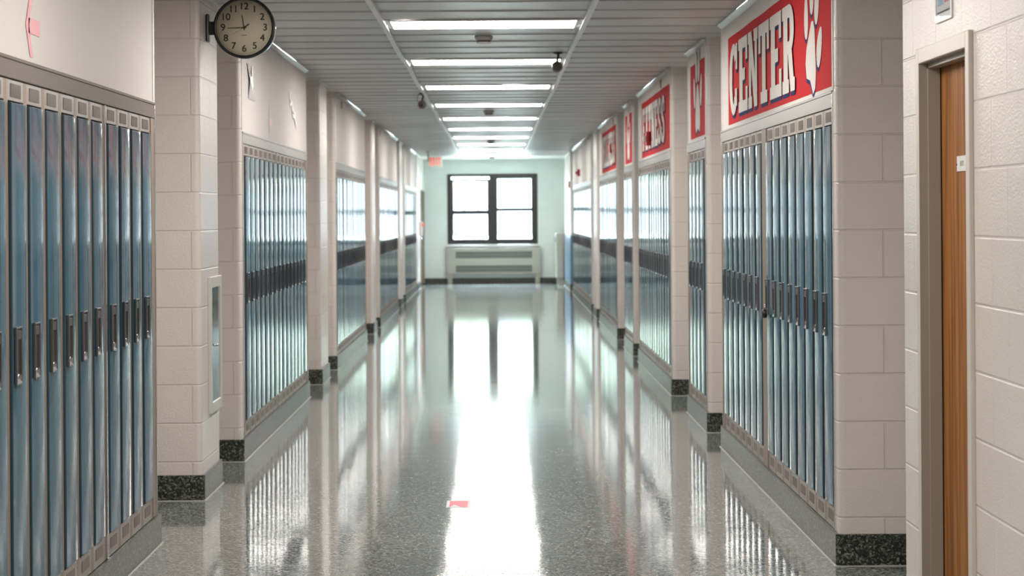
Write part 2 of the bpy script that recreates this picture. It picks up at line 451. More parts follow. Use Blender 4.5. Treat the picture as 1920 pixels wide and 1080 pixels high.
fr.box(1.460, 1.500, ya1, ya1 + .016, 0, zh0); fr.box(1.460, 1.500, yb0 - .016, yb0, 0, zh0); fr.box(1.460, 1.500, ya1, yb0, zh0 - .016, zh0)
fr.use('ink'); fr.box(1.5005, 1.5155, yb0 - .006, yb0, 0, zh0)
fr.obj('door_frame', d1)
lf = MB('door_wood'); lf.box(1.505, 1.55, ya1 + .004, yb0 - .006, .012, zh0 - .004, .002, 1); lf.obj('door_leaf', d1)

# lettering -----------------------------------------------------------------
def rect(a, b, c, d): return [(a, b), (c, b), (c, d), (a, d)]
def arc(cx, cy, rx, ry, a0, a1, w, h=None, n=14):
    h = h or w; q = []
    for i in range(n):
        t0 = math.radians(a0 + (a1 - a0) * i / n); t1 = math.radians(a0 + (a1 - a0) * (i + 1) / n)
        q.append([(cx + rx * math.cos(t0), cy + ry * math.sin(t0)), (cx + rx * math.cos(t1), cy + ry * math.sin(t1)),
                  (cx + (rx - w) * math.cos(t1), cy + (ry - h) * math.sin(t1)), (cx + (rx - w) * math.cos(t0), cy + (ry - h) * math.sin(t0))])
    return q
tt = .15
LET = {
 'E': [rect(.1, 0, .46, 1), rect(0, 0, 1, tt), rect(0, 1 - tt, 1, 1), rect(.45, .42, .72, .58), rect(.80, 0, 1, .32), rect(.80, .68, 1, 1)],
 'F': [rect(.1, 0, .46, 1), rect(0, 0, .62, tt), rect(0, 1 - tt, 1, 1), rect(.45, .42, .72, .58), rect(.80, .66, 1, 1)],
 'T': [rect(.33, 0, .67, 1), rect(.18, 0, .82, tt), rect(0, 1 - tt, 1, 1), rect(0, .64, .2, 1), rect(.8, .64, 1, 1)],
 'I': [rect(.28, 0, .72, 1), rect(.1, 0, .9, tt), rect(.1, 1 - tt, .9, 1)],
 'N': [rect(.08, 0, .30, 1), rect(.70, 0, .92, 1), [(.05, 1), (.38, 1), (.92, 0), (.62, 0)], rect(0, 0, .40, tt), rect(0, 1 - tt, .34, 1), rect(.60, 1 - tt, 1, 1)],
 'L': [rect(.1, 0, .46, 1), rect(0, 0, 1, tt), rect(0, 1 - tt, .6, 1), rect(.8, 0, 1, .34)],
 'W': [[(0, 1), (.27, 1), (.40, 0), (.20, 0)], [(.4, .9), (.6, .9), (.40, 0), (.20, 0)], [(.4, .9), (.6, .9), (.8, 0), (.6, 0)], [(.73, 1), (1, 1), (.8, 0), (.6, 0)], rect(0, 1 - tt, .36, 1), rect(.64, 1 - tt, 1, 1)],
 'R': [rect(.1, 0, .44, 1), rect(0, 0, .52, tt), rect(0, 1 - tt, .6, 1), rect(.4, .44, .6, .58), *arc(.56, .72, .38, .28, -90, 90, .30, .14), [(.46, .5), (.76, .5), (.98, .0), (.66, 0)], rect(.66, 0, 1, tt)],
 'C': [*arc(.5, .5, .5, .5, 42, 318, .34, .15, 26), rect(.78, .62, .97, .98), rect(.70, .12, .92, .36)],
 'S': [*arc(.5, .72, .48, .28, 20, 270, .33, .14, 20), *arc(.5, .28, .48, .28, -160, 90, .33, .14, 20), rect(.78, .64, .96, .96), rect(.04, .04, .22, .36)],
}
def wallpt(side, Y0, h, z, off):
    return (WR - off, Y0 - h, z) if side == 'right' else (WL + off, Y0 + h, z)
def letters(mb, side, txt, Y0, h0, z0, w, hgt, gap, off):
    for ch in txt:
        for j, poly in enumerate(LET[ch]):
            mb.face([wallpt(side, Y0, h0 + px * w, z0 + pz * hgt, off + .00007 * j) for px, pz in poly])
        h0 += w + gap
def ell(c, rx, rz, ang=0, n=22, taper=.0):
    a = math.radians(ang); out = []
    for i in range(n):
        t = 2 * PI * i / n
        x, z = rx * math.cos(t) * (1 + taper * math.sin(t)), rz * math.sin(t)
        out.append((c[0] + x * math.cos(a) - z * math.sin(a), c[1] + x * math.sin(a) + z * math.cos(a)))
    return out
def paw(ang, s):
    """outlines of a pad and four toes, pad at the origin, turned clockwise by ang"""
    P = []
    pad = [(-.10, -.145), (-.04, -.13), (0, -.12), (.04, -.13), (.10, -.145), (.15, -.10), (.145, -.03), (.09, .05), (.05, .115), (0, .135), (-.05, .115), (-.09, .05), (-.145, -.03), (-.15, -.10)]
    P.append(pad)
    for c, tilt in (((-.20, .09), 22), ((-.075, .235), 8), ((.075, .235), -8), ((.20, .09), -22)): P.append(ell(c, .058, .095, tilt, 20, -.18))
    a = math.radians(-ang); R = lambda p: (s * (p[0] * math.cos(a) - p[1] * math.sin(a)), s * (p[0] * math.sin(a) + p[1] * math.cos(a)))
    return [[R(p) for p in q] for q in P]

def banner(Ynear, Yfar, label, text=None, tspan=None, pawc=None, pawang=0, paws=1.0, z0=2.038, z1=2.572):
    yc = (Ynear + Yfar) / 2
    root = thing('banner', label, 'banner', (WR, yc, z0), 'red banners on the header')
    def ob(mb, nm, par=root):
        o = mb.obj(nm, par); o.matrix_parent_inverse = Matrix.Translation((-WR, -yc, -z0)) if par is root else Matrix.Identity(4); return o
    wgt = Yfar - Ynear
    b = MB('banner_white', 'banner_red')
    b.box(WR - .0022, WR - .0008, Ynear - .03, Yfar + .03, z0 - .018, z1 + .004)
    b.use('banner_red')
    N = 24
    for i in range(N):
        ha, hb = wgt * i / N, wgt * (i + 1) / N
        sa = .0016 * math.sin(i * 1.1); sb = .0016 * math.sin((i + 1) * 1.1)
        b.face([wallpt('right', Yfar, ha, z0, .003), wallpt('right', Yfar, hb, z0, .003), wallpt('right', Yfar, hb, z1 + (sb if 0 < i + 1 < N else 0), .003), wallpt('right', Yfar, ha, z1 + (sa if 0 < i else 0), .003)])
    cloth = ob(b, 'cloth')
    if text:
        h0, h1, zl, zh = tspan; nL = len(text); gap = .035; w = (h1 - h0 - gap * (nL - 1)) / nL
        s1 = MB('banner_navy'); letters(s1, 'right', text, Yfar, h0 - .022, zl - .020, w, zh - zl, gap, .0040); letters(s1, 'right', text, Yfar, h0 - .010, zl - .010, w, zh - zl, gap, .0062)
        ob(s1, 'letter_shadow')
        s2 = MB('banner_white'); letters(s2, 'right', text, Yfar, h0, zl, w, zh - zl, gap, .0090); ob(s2, 'lettering')
    if pawc:
        for mt, nm, dx, dz, off in (('banner_navy', 'emblem_shadow', -.014, -.018, .0042), ('banner_white', 'paw_emblem', 0, 0, .0055)):
            p = MB(mt)
            for q in paw(pawang, paws): p.face([wallpt('right', Yfar, pawc[0] + x + dx, pawc[1] + z + dz, off) for x, z in q])
            ob(p, nm)
    return root
banner(9.585, 13.84, 'red banner reading CENTER in white slab letters with a paw print', 'CENTER', (.13, 3.12, 2.085, 2.515), (3.66, 2.225), 22, 1.12)
banner(15.36, 16.52, 'red banner with only a white paw print, next to the CENTER banner', pawc=(.60, 2.25), paws=1.25)
banner(18.47, 22.05, 'red banner reading FITNESS in white slab letters', 'FITNESS', (.2, 3.08, 2.10, 2.51))
banner(23.58, 24.85, 'red banner with only a white paw print, beyond the FITNESS banner', pawc=(.62, 2.25), paws=1.25)
banner(26.72, 30.30, 'farthest red banner with crowded white letters, beyond both paw banners', 'WELLNESS', (.22, 3.4, 2.10, 2.51))

# ------------------------------------------------------------------ lockers
def build_locker():
    H = ZT0 - .002 - KH - .002
    d0, d1 = .098, 1.733
    b = MB('locker_taupe', 'locker_dark', 'locker_rail')
    b.box(-.30, 0, 0, .030, 0, H, .0015, 1); b.box(-.30, 0, .270, LW, 0, H, .0015, 1)
    b.use('locker_rail'); b.box(-.30, -.0005, .029, .271, 0, .092, .0015, 1); b.box(-.30, -.0005, .029, .271, d1 + .006, H, .0015, 1)
    b.use('locker_dark'); b.box(-.30, -.03, .029, .271, .09, d1 + .01)
    body = b.obj('body')
    dr = MB('locker_edge_shaded', 'locker_blue'); dr.box(-.022, .0077, .035, .252, d0, d1, .003, 2); dr.use('locker_blue')
    prev = None
    for i in range(13):                                   # gently bowed front skin
        yy = .0375 + (.2495 - .0375) * i / 12; u_ = (i - 6) / 6.0; xx = .0079 + .0021 * (1 - u_ * u_)
        a_, b_ = dr.bm.verts.new((xx, yy, d0 + .0025)), dr.bm.verts.new((xx, yy, d1 - .0025))
        if prev:
            f_ = dr.bm.faces.new((prev[0], a_, b_, prev[1])); f_.smooth = True; f_.material_index = 1
        prev = (a_, b_)
    door = dr.obj('door')
    dz = bpy.data.objects  # noqa
    h = MB('chrome', 'pocket_steel', 'rim_steel'); h.use('rim_steel')
    y0, y1, z0, z1, x =   .050, .136, .823, 1.010, .0098
    e = .007; t = .010
    h.box(x, x + t, y0, y0 + e, z0, z1, .002, 1); h.box(x, x + t, y1 - e, y1, z0, z1, .002, 1)
    h.box(x, x + t, y0 + .001, y1 - .001, z0, z0 + e, .002, 1); h.box(x, x + t, y0 + .001, y1 - .001, z1 - e, z1, .002, 1)
    h.use('pocket_steel'); h.box(x - .001, x + .0012, y0 + e - .002, y1 - e + .002, z0 + e - .002, z1 - e + .002)
    h.box(x, x + .0085, y0 + e + .006, y1 - e - .006, z1 - .042, z1 - e - .004, .002, 1)      # lift latch
    h.use('chrome')                                                                         # sloping cup at the foot
    a, c, zt = y0 + e, y1 - e, z0 + .030
    h.face([(x + .0014, a, zt), (x + .0014, c, zt), (x + .009, c, z0 + e), (x + .009, a, z0 + e)])
    h.lathe([(.0, .001), (.009, .001), (.009, .0055), (.0, .0058)], (x, (y0 + y1) / 2, z0 + .026), 'x', 12)
    handle = h.obj('handle', door)
    v = MB('grille_dark', 'locker_rail')
    v.box(-.001, .0006, .072, .222, -.022, .022); v.use('locker_rail')
    for i in range(15): yy = .072 + .0105 * i + .0015; v.box(-.001, .0016, yy, yy + .0035, -.022, .022)
    vt = v.obj('vent'); vt.location.z = (d1 + H) / 2 + .003
    vb = vt.copy(); COL.objects.link(vb); vb.location.z = .050
    root = thing('locker', '', 'locker', (0, 0, 0))
    for o in (body, door, vt, vb): o.parent = root
    return root
ORD = ('first second third fourth fifth sixth seventh eighth ninth tenth eleventh twelfth thirteenth fourteenth fifteenth sixteenth seventeenth '
       'eighteenth nineteenth twentieth twenty-first twenty-second twenty-third twenty-fourth twenty-fifth twenty-sixth twenty-seventh twenty-eighth').split()
proto = build_locker()
first = True
fill = {'left': MB('locker_taupe', 'chrome'), 'right': MB('locker_taupe', 'chrome')}
locker_at = {}
def place_row(side, starts, where, row):
    global first
    for i, ys in enumerate(starts):
        o = proto if first else copy_tree(proto); first = False
        if side == 'left': o.location = (WL - .001, ys, KH + .002); o.rotation_euler = (0, 0, 0)
        else: o.location = (WR + .001, ys + LW, KH + .002); o.rotation_euler = (0, 0, PI)
        o['label'] = '%s blue locker from the near end of the row %s' % (ORD[i], where)
        o['group'] = 'blue lockers ' + where
        for ch in o.children:
            if ch.name.split('.')[0] == 'door':
                ch.rotation_euler = (0, random.uniform(-.002, .002), random.uniform(-.011, .011))
        locker_at[(where, i)] = o
def filler(side, y0, y1, mt='locker_taupe', proud=.002):
    X, sg = (WL, -1) if side == 'left' else (WR, 1)
    if y1 - y0 > .004: fill[side].use(mt).box(X - sg * proud, X + sg * .03, y0, y1, KH + .002, ZT0 - .001, .001, 1)
for side, bays in (('left', L_BAYS), ('right', R_BAYS)):
    for k, (a, b, where) in enumerate(bays):
        y0, y1 = a + END, b - END
        if side == 'left' and k == 0:
            st = [10.12 - LP * (j + 1) for j in range(4)][::-1]
            st = [8.905 - LP * (j + 1) for j in range(7)][::-1] + st
            filler(side, 8.906, 8.937, 'chrome', .006)
        elif side == 'right' and k == 0:
            st = [9.580 + LP * j for j in range(8)] + [12.125 + LP * j for j in range(7)]
            filler(side, 9.580 + 8 * LP, 12.124, 'locker_taupe', .004)
        else:
            n_ = int((y1 - y0 - .02) / LP); s0 = y0 + (y1 - y0 - n_ * LP) / 2
            half = n_ // 2 if n_ > 8 else n_
            st = [s0 - .012 + LP * j for j in range(half)] + [s0 + .012 + LP * j for j in range(half, n_)]
            if half < n_: filler(side, st[half - 1] + LP, st[half] - .001, 'chrome', .005)
        filler(side, y0 + .001, st[0] - .001); filler(side, st[-1] + LP, y1 - .001)
        X, sg = (WL, -1) if side == 'left' else (WR, 1)
        fill[side].use('chrome')
        fill[side].box(X - sg * .008, X + sg * .02, y0 - .004, y0 + .008, KH + .002, ZT1 - .001, .001, 1)
        fill[side].box(X - sg * .008, X + sg * .02, y1 - .008, y1 + .004, KH + .002, ZT1 - .001, .001, 1)
        place_row(side, st, where, k)
struct(fill['left'].obj('trim_9')); struct(fill['right'].obj('trim_10'))

# black padlock on one locker under CENTER
pk = locker_at[(R_BAYS[0][2], 7)]
px, py, pz = WR - .015, pk.location.y - .092, KH + .86
pl = thing('padlock', 'black padlock hanging on the eighth locker handle under the CENTER banner', 'padlock', (px, py, pz))
q = MB('black_plastic'); q.lathe([(.0, .012), (.020, .012), (.024, .006), (.024, -.008), (.020, -.013), (.0, -.013)], (-.012, 0, -.03), 'x', 22); q.obj('lock_case', pl)
q = MB('chrome'); q.tube([(-.012, -.014, -.012), (-.012, -.014, .006), (-.010, -.008, .016), (-.010, .008, .016), (-.012, .014, .006), (-.012, .014, -.012)], .0035); q.obj('shackle', pl)

# ------------------------------------------------------------------ ceiling lights, detectors, cameras
LX0, LX1 = -.655, .520
lt = None
for k in range(10):
    y = 14.04 + 3.46 * k
    lab = '%s lit ceiling panel from the camera, between the white rails' % ORD[k]
    if lt is None:
        lt = thing('ceiling_light', lab, 'ceiling light', (0, y, ZC), 'ceiling light panels'); w = T / 2 - .003
        p = MB('light_panel'); p.face([(LX0 + .012, -w + .012, -.011), (LX0 + .012, w - .012, -.011), (LX1 - .012, w - .012, -.011), (LX1 - .012, -w + .012, -.011)]); p.obj('diffuser', lt)
        p = MB('fixture_white')
        p.box(LX0, LX0 + .014, -w, w, -.014, -.005); p.box(LX1 - .014, LX1, -w, w, -.014, -.005)
        p.box(LX0, LX1, -w, -w + .014, -.0138, -.005); p.box(LX0, LX1, w - .014, w, -.0138, -.005); p.obj('frame', lt)
    else:
        c = copy_tree(lt); c.location = (0, y, ZC); c['label'] = lab
def area(loc, sx, sy, power, rot=(0, 0, 0), col=(1, .945, .885)):
    l = bpy.data.lights.new('lamp', 'AREA'); l.shape = 'RECTANGLE'; l.size = sx; l.size_y = sy; l.energy = power; l.color = col
    o = bpy.data.objects.new('lamp', l); COL.objects.link(o); o.location = loc; o.rotation_euler = rot; return o
for k in range(1, 6): area((-.067, 14.04 - 3.46 * k, ZC - .012), 1.15, .55, 20.0 * PI * 1.15 * .55 * (.75 if k == 2 else 1))

sd = None
for k, (y, lab) in enumerate(((15.02, 'nearest round smoke detector on the ceiling, after the first light'), (25.9, 'second smoke detector on the ceiling, by the fifth light'),
                              (36.4, 'third smoke detector on the ceiling, by the eighth light'), (46.4, 'farthest tiny smoke detector on the soffit before the window'))):
    if sd is None:
        sd = thing('smoke_detector', lab, 'smoke detector', (-.073, y, ZC - .004), 'ceiling smoke detectors')
        p = MB('beige_plastic'); p.lathe([(.0, 0), (.060, 0), (.062, -.012), (.052, -.030), (.0, -.031)], (0, 0, 0)); p.obj('base', sd)
        p = MB('grey_plastic'); p.lathe([(.0, -.030), (.046, -.030), (.046, -.044), (.0, -.044)], (0, 0, 0)); p.obj('chamber', sd)
        p = MB('white_plastic'); p.lathe([(.0, -.044), (.047, -.044), (.044, -.052), (.018, -.060), (.0, -.060)], (0, 0, 0)); p.obj('cap', sd)
    else:
        c = copy_tree(sd); c.location = (-.073, y, ZC - .004); c['label'] = lab

def cctv(loc, label, face_cam, drop):
    r = thing('security_camera', label, 'security camera', loc, 'ceiling security cameras')
    p = MB('black_plastic'); p.lathe([(.0, 0), (.036, 0), (.036, -.006), (.016, -.012), (.0, -.012)], (0, 0, 0)); p.obj('mount', r)
    p = MB('black_plastic'); p.tube([(0, 0, -.008), (.004, 0, -.03), (0, 0, -drop + .02), (-.006, 0, -drop - .01)], [.011, .009, .008, .010]); p.obj('arm', r)
    p = MB('grey_plastic')
    s = -1 if face_cam else 1
    prof = [(.0, -.05), (.022, -.048), (.034, -.03), (.040, .0), (.042, .035), (.036, .05), (.0, .052)]
    p.lathe([(rr, s * hh) for rr, hh in prof], (-.006, 0, -drop - .048), 'y', 22); p.obj('camera_housing', r)
    p = MB('black_plastic'); p.lathe([(.0, s * .051), (.017, s * .051), (.017, s * .056), (.0, s * .058)], (-.008, 0, -drop - .055), 'y', 18); p.obj('lens', r)
    if face_cam:
        p = MB('grey_plastic'); p.tube([(-.02, 0, -.003), (-.045, 0, -.012), (-.054, 0, -.05), (-.05, 0, -.085), (-.03, 0, -.105)], .003, 6); p.obj('cable', r)
    return r
cctv((.468, 16.6, ZC - .005), 'dark ceiling camera seen from behind beside the second light panel', False, .055)
cctv((-.712, 22.06, ZC - .005), 'dark ceiling camera with lens towards the viewer and looped cable', True, .065)

# exit sign
ex = thing('exit_sign', 'red EXIT sign hanging from a ceiling stem before the end wall', 'exit sign', (-1.13, 42.2, ZC))
p = MB('beige_plastic'); p.lathe([(.0, -.001), (.055, -.001), (.05, -.018), (.0, -.02)], (-.14, 0, 0)); p.tube([(-.14, 0, -.015), (-.14, 0, -.2)], .016); p.obj('stem', ex)
p = MB('exit_face'); p.box(-.125, .125, -.02, .02, -.30, -.105, .006, 2); p.obj('housing', ex)
p = MB('exit_red')
def sansrect(x0, letter):
    w, h, z0 = .038, .135, -.268
    R = {'E': [rect(0, 0, .27, 1), rect(0, 0, 1, .15), rect(0, .425, .9, .575), rect(0, .85, 1, 1)], 'X': [[(0, 1), (.3, 1), (1, 0), (.7, 0)], [(.7, 1), (1, 1), (.3, 0), (0, 0)]],
         'I': [rect(.3, 0, .7, 1)], 'T': [rect(0, .82, 1, 1), rect(.32, 0, .68, 1)]}[letter]
    for q_ in R: p.face([(x0 + a * w, -.0215, z0 + b * h) for a, b in q_])
for i, ch in enumerate('EXIT'): sansrect(-.104 + i * .053 - (.004 if i == 3 else 0), ch)
p.obj('lettering', ex)

# ------------------------------------------------------------------ wall clock on its bracket
ck = thing('wall_clock', 'round black-rimmed school clock jutting from the first left pier', 'clock', (-1.352, 12.12, 2.516))
R0 = .166
p = MB('black_plastic'); p.lathe([(.150, -.032), (.156, -.040), (R0, -.036), (R0, -.014), (.160, -.012), (.160, .012), (R0, .014), (R0, .036), (.156, .040), (.150, .032)], (0, 0, 0), 'y', 64, False); p.obj('case', ck)
p = MB('chrome'); p.lathe([(.1605, -.013), (R0 + .002, -.012), (R0 + .002, .012), (.1605, .013)], (0, 0, 0), 'y', 64, False); p.obj('side_band', ck)
p = MB('dial_cream'); p.lathe([(.0, -.031), (.1515, -.031), (.1515, .031), (.0, .031)], (0, 0, 0), 'y', 64); p.obj('dial', ck)
p = MB('black_plastic'); p.box(-.205, -.160, -.014, .014, -.036, .036, .006, 2); p.box(-.205, -.188, -.055, .02, -.075, .075, .008, 2); p.obj('bracket', ck)
def text_mesh(txt, size):
    cu = bpy.data.curves.new('t', 'FONT'); cu.body = txt; cu.size = size; cu.align_x = 'CENTER'; cu.align_y = 'CENTER'
    o = bpy.data.objects.new('t', cu); COL.objects.link(o)
    dg = bpy.context.evaluated_depsgraph_get(); me = bpy.data.meshes.new_from_object(o.evaluated_get(dg))
    bpy.data.objects.remove(o); bpy.data.curves.remove(cu); return me
def add_text(mb, txt, size, fn):
    me = text_mesh(txt, 10.0); me.calc_loop_triangles(); k = size / 10.0; vs = [mb.bm.verts.new(fn(v.co.x * k, v.co.y * k)) for v in me.vertices]
    for pl_ in me.loop_triangles:
        try: fc = mb.bm.faces.new([vs[i] for i in pl_.vertices]); fc.material_index = mb.mi
        except ValueError: pass
    bpy.data.meshes.remove(me)
def hand(mb, ang, l0, l1, w0, w1, y):
    a = math.radians(ang); d = Vector((math.sin(a), 0, math.cos(a))); n_ = Vector((math.cos(a), 0, -math.sin(a))); c = Vector((0, y, 0))
    mb.face([tuple(c + d * l0 - n_ * w0), tuple(c + d * l0 + n_ * w0), tuple(c + d * l1 + n_ * w1), tuple(c + d * l1 - n_ * w1)])
p = MB('ink')
for h in range(1, 13):
    a = math.radians(30 * h); cx, cz = .114 * math.sin(a), .114 * math.cos(a)
    for j, (ox, oz) in enumerate(((-.0008, -.0005), (.0008, -.0005), (-.0008, .0005), (.0008, .0005))):
        add_text(p, str(h), .052, lambda x, y, cx=cx + ox, cz=cz + oz, j=j: (cx + x, -.0316 - .0001 * j, cz + y))
for k in range(60): hand(p, 6 * k, .139, .1425, .0007, .0007, -.0318)
p.obj('hour_scale', ck)
p = MB('ink'); hand(p, -9, -.014, .067, .0032, .0022, -.0335); p.obj('hour_hand', ck)
p = MB('ink'); hand(p, -92, -.014, .088, .0028, .0020, -.0345); hand(p, 55, .0, .034, .0035, .003, -.0342); p.lathe([(.0, -.0338), (.006, -.0338), (.006, -.0352), (.0, -.0354)], (0, 0, 0), 'y', 16); p.obj('minute_hand', ck)
p = MB('grey_plastic'); hand(p, -120, -.02, .075, .0006, .0005, -.0358); p.obj('second_hand', ck)
p = MB('sticker_red', 'ink'); p.face([(-.018, -.0318, -.043), (-.013, -.0318, -.043), (-.013, -.0318, -.039), (-.018, -.0318, -.039)]); p.use('ink'); p.face([(-.012, -.0318, -.0425), (.014, -.0318, -.0425), (.014, -.0318, -.0395), (-.012, -.0318, -.0395)]); p.obj('maker_mark', ck)

# ------------------------------------------------------------------ recessed cabinet on the first pier
mat('cabinet_paint', (.58, .57, .54), .4)
fc = thing('fire_extinguisher_cabinet', 'white framed glass cabinet low on the first pier under the clock', 'cabinet', (WL, 12.325, .80))
p = MB('cabinet_paint'); hy, hz = .235, .37
p.box(-.001, .018, -hy, -hy + .05, -hz, hz, .003, 1); p.box(-.001, .018, hy - .05, hy, -hz, hz, .003, 1); p.box(-.001, .0178, -hy + .049, hy - .049, -hz, -hz + .06, .003, 1); p.box(-.001, .0178, -hy + .049, hy - .049, hz - .06, hz, .003, 1); p.obj('frame', fc)
p = MB('grille_dark'); p.box(-.001, .003, -hy + .04, hy - .04, -hz + .05, hz - .05); p.obj('back_panel', fc)
p = MB('clear_glass'); p.face([(.012, -hy + .045, -hz + .055), (.012, hy - .045, -hz + .055), (.012, hy - .045, hz - .055), (.012, -hy + .045, hz - .055)]); p.obj('glass', fc)
p = MB('chrome'); p.tube([(.016, -.16, .0), (.034, -.155, .0), (.036, -.08, -.004), (.03, -.05, -.008)], .007, 8); p.obj('handle', fc)

# ------------------------------------------------------------------ decals and signs on the walls
def decal(name, label, cat, side, Yc, zc, parts, group=None):
    root = thing(name, label, cat, ((WL if side == 'left' else WR), Yc, zc), group); s = 1 if side == 'left' else -1
    return root, s
def arrow(Yc, zc, label, mt, S=1.0):
    o = MB(mt); x = .002
    tip, wd = -.115 * S, .018 * S
    def q(pts): o.face([(x, a * S, b * S) for a, b in pts])
    q([(-.115, 0), (-.045, .105), (-.002, .105), (-.06, 0)]); q([(-.115, 0), (-.06, 0), (-.002, -.105), (-.045, -.105)]); q([(-.07, .026), (.115, .026), (.115, -.026), (-.07, -.026)])
    ob = o.obj('arrow_decal', None, (WL, Yc, zc)); return tag(ob, label, 'arrow decal', 'pink arrow decals')
arrow(7.55, 2.142, 'large pink arrow decal on the near header above the lockers', 'pink_paint')
arrow(15.5, 2.150, 'pale pink arrow decal between two silver foil decals', 'pale_pink_paint', .95)
fo = thing('foil_decal', 'silver foil bow-shaped decal on the header above the pale arrow', 'foil decal', (WL, 14.27, 2.35), 'silver foil decals')
p = MB('foil', 'foil_dull_and_shadow')
p.use('foil_dull_and_shadow'); p.face([(.004, -.22, .11), (.002, -.10, .11), (.010, .02, .0), (.012, -.10, -.01)]); p.face([(.012, -.12, .0), (.010, .02, .0), (.003, .26, -.11), (.003, -.14, -.11)])
p.use('foil'); p.face([(.003, .06, .11), (.003, .15, .11), (.011, .06, .02), (.012, -.02, .02)]); p.face([(.013, -.14, .03), (.013, -.01, .035), (.014, .07, -.02), (.012, -.02, -.05)])
p.obj('ribbon', fo)
fo = thing('foil_decal', 'silver foil script lettering decal at the far end of the same header', 'foil decal', (WL, 17.22, 2.325), 'silver foil decals')
p = MB('foil', 'foil_dull_and_shadow'); i_ = 0
for st in ([(-.28, .13), (-.27, .06)], [(-.12, .13), (-.2, .09), (-.24, .04), (-.2, .01), (-.13, .03)], [(-.16, .045), (-.05, .03), (-.06, -.02), (.02, -.02), (.02, .02)], [(.0, .01), (-.04, -.06), (.06, -.06)], [(.04, .0), (.1, -.06), (.18, -.07), (.13, -.02), (.08, -.09)], [(.1, -.05), (.2, -.1), (.26, -.13)]):
    for (a0, b0), (a1, b1) in zip(st, st[1:]):
        L_ = math.hypot(a1 - a0, b1 - b0); na, nb = -(b1 - b0) / L_ * .014, (a1 - a0) / L_ * .014
        p.use('foil_dull_and_shadow').face([(.0012 + .0001 * i_, a + .022, b - .014) for a, b in ((a0 + na, b0 + nb), (a1 + na, b1 + nb), (a1 - na, b1 - nb), (a0 - na, b0 - nb))]); p.use('foil')  # dull offset strokes added as a painted shadow behind the script
        p.face([(.003 + .0003 * i_, a0 + na, b0 + nb), (.003 + .0003 * i_, a1 + na, b1 + nb), (.003 + .0003 * i_, a1 - na, b1 - nb), (.003 + .0003 * i_, a0 - na, b0 - nb)]); i_ += 1
p.obj('script_stroke', fo)

def box_tag(name, label, cat, side, Y, z0, z1, w, dep, mt, group, strobe=None, off=-.002):
    X, s = (WL, 1) if side == 'left' else (WR, -1)
    r = thing(name, label, cat, (X, Y, (z0 + z1) / 2), group); h = (z1 - z0) / 2
    p = MB(mt); p.box(s * off, s * dep, -w / 2, w / 2, -h, h, min(.006, dep * .3), 2); p.obj('housing', r)
    if strobe:
        p = MB(strobe); p.box(s * (dep - .002), s * (dep + .03), -w * .3, w * .3, -h * .45, h * .35, .008, 2); p.obj('strobe_lens', r)
    return r
box_tag('fire_alarm', 'red fire alarm with clear strobe on the FITNESS banner', 'fire alarm', 'right', 20.75, 2.125, 2.255, .12, .05, 'alarm_red', 'red fire alarms', 'white_plastic', .0125)
box_tag('fire_alarm', 'red fire alarm on the farthest lettered banner', 'fire alarm', 'right', 27.75, 2.25, 2.36, .12, .035, 'alarm_red', 'red fire alarms', None, .0125)
box_tag('fire_alarm', 'red fire alarm on the bare header past the banners', 'fire alarm', 'right', 38.3, 2.14, 2.26, .12, .05, 'alarm_red', 'red fire alarms', 'alarm_red')
box_tag('fire_alarm', 'small red fire alarm on the blue-based pier near the window', 'fire alarm', 'right', 43.6, 2.00, 2.13, .12, .03, 'alarm_red', 'red fire alarms')
for Y, z, side, lab in ((22.7, 2.615, 'left', 'small red tag under the ceiling on the third header of the arrow wall'), (30.3, 2.61, 'left', 'small red tag under the ceiling on the fourth header of the arrow wall'),
                        (19.5, 2.625, 'right', 'small red tag above the FITNESS banner'), (27.4, 2.62, 'right', 'small red tag above the farthest lettered banner'), (35.7, 2.60, 'right', 'small red tag on the bare header past the banners')):
    X, s = (WL, 1) if side == 'left' else (WR, -1)
    o = MB('alarm_red'); o.box(0, s * .006, -.05, .05, -.038, .038, .002, 1); tag(o.obj('red_tag', None, (X, Y, z)), lab, 'tag', 'red tags under the ceiling')
ps = thing('pull_station', 'white call point with a red lever on the last pier before the end wall', 'pull station', (WL, 45.4, 1.22))
p = MB('white_plastic'); p.box(-.002, .07, -.07, .07, -.15, .14, .012, 2); p.obj('housing', ps)
p = MB('exit_red'); p.box(.055, .095, -.075, .02, .045, .105, .01, 2); p.obj('lever', ps)

# sign on the near door
sg_ = thing('door_sign', 'small white BOYS sign on the wooden door', 'sign', (1.505, 7.208, 1.653))
p = MB('white_plastic'); p.box(-.004, 0, -.082, .082, -.025, .025, .001, 1); p.obj('plate', sg_)
p = MB('grille_bar'); add_text(p, 'BOYS', .024, lambda x, y: (-.0046, -x + .0, y)); p.obj('lettering', sg_)
p = MB('ink'); p.lathe([(.0, -.004), (.003, -.004), (.003, -.006), (.0, -.006)], (0, .078, -.002), 'x', 10); p.obj('screw', sg_)
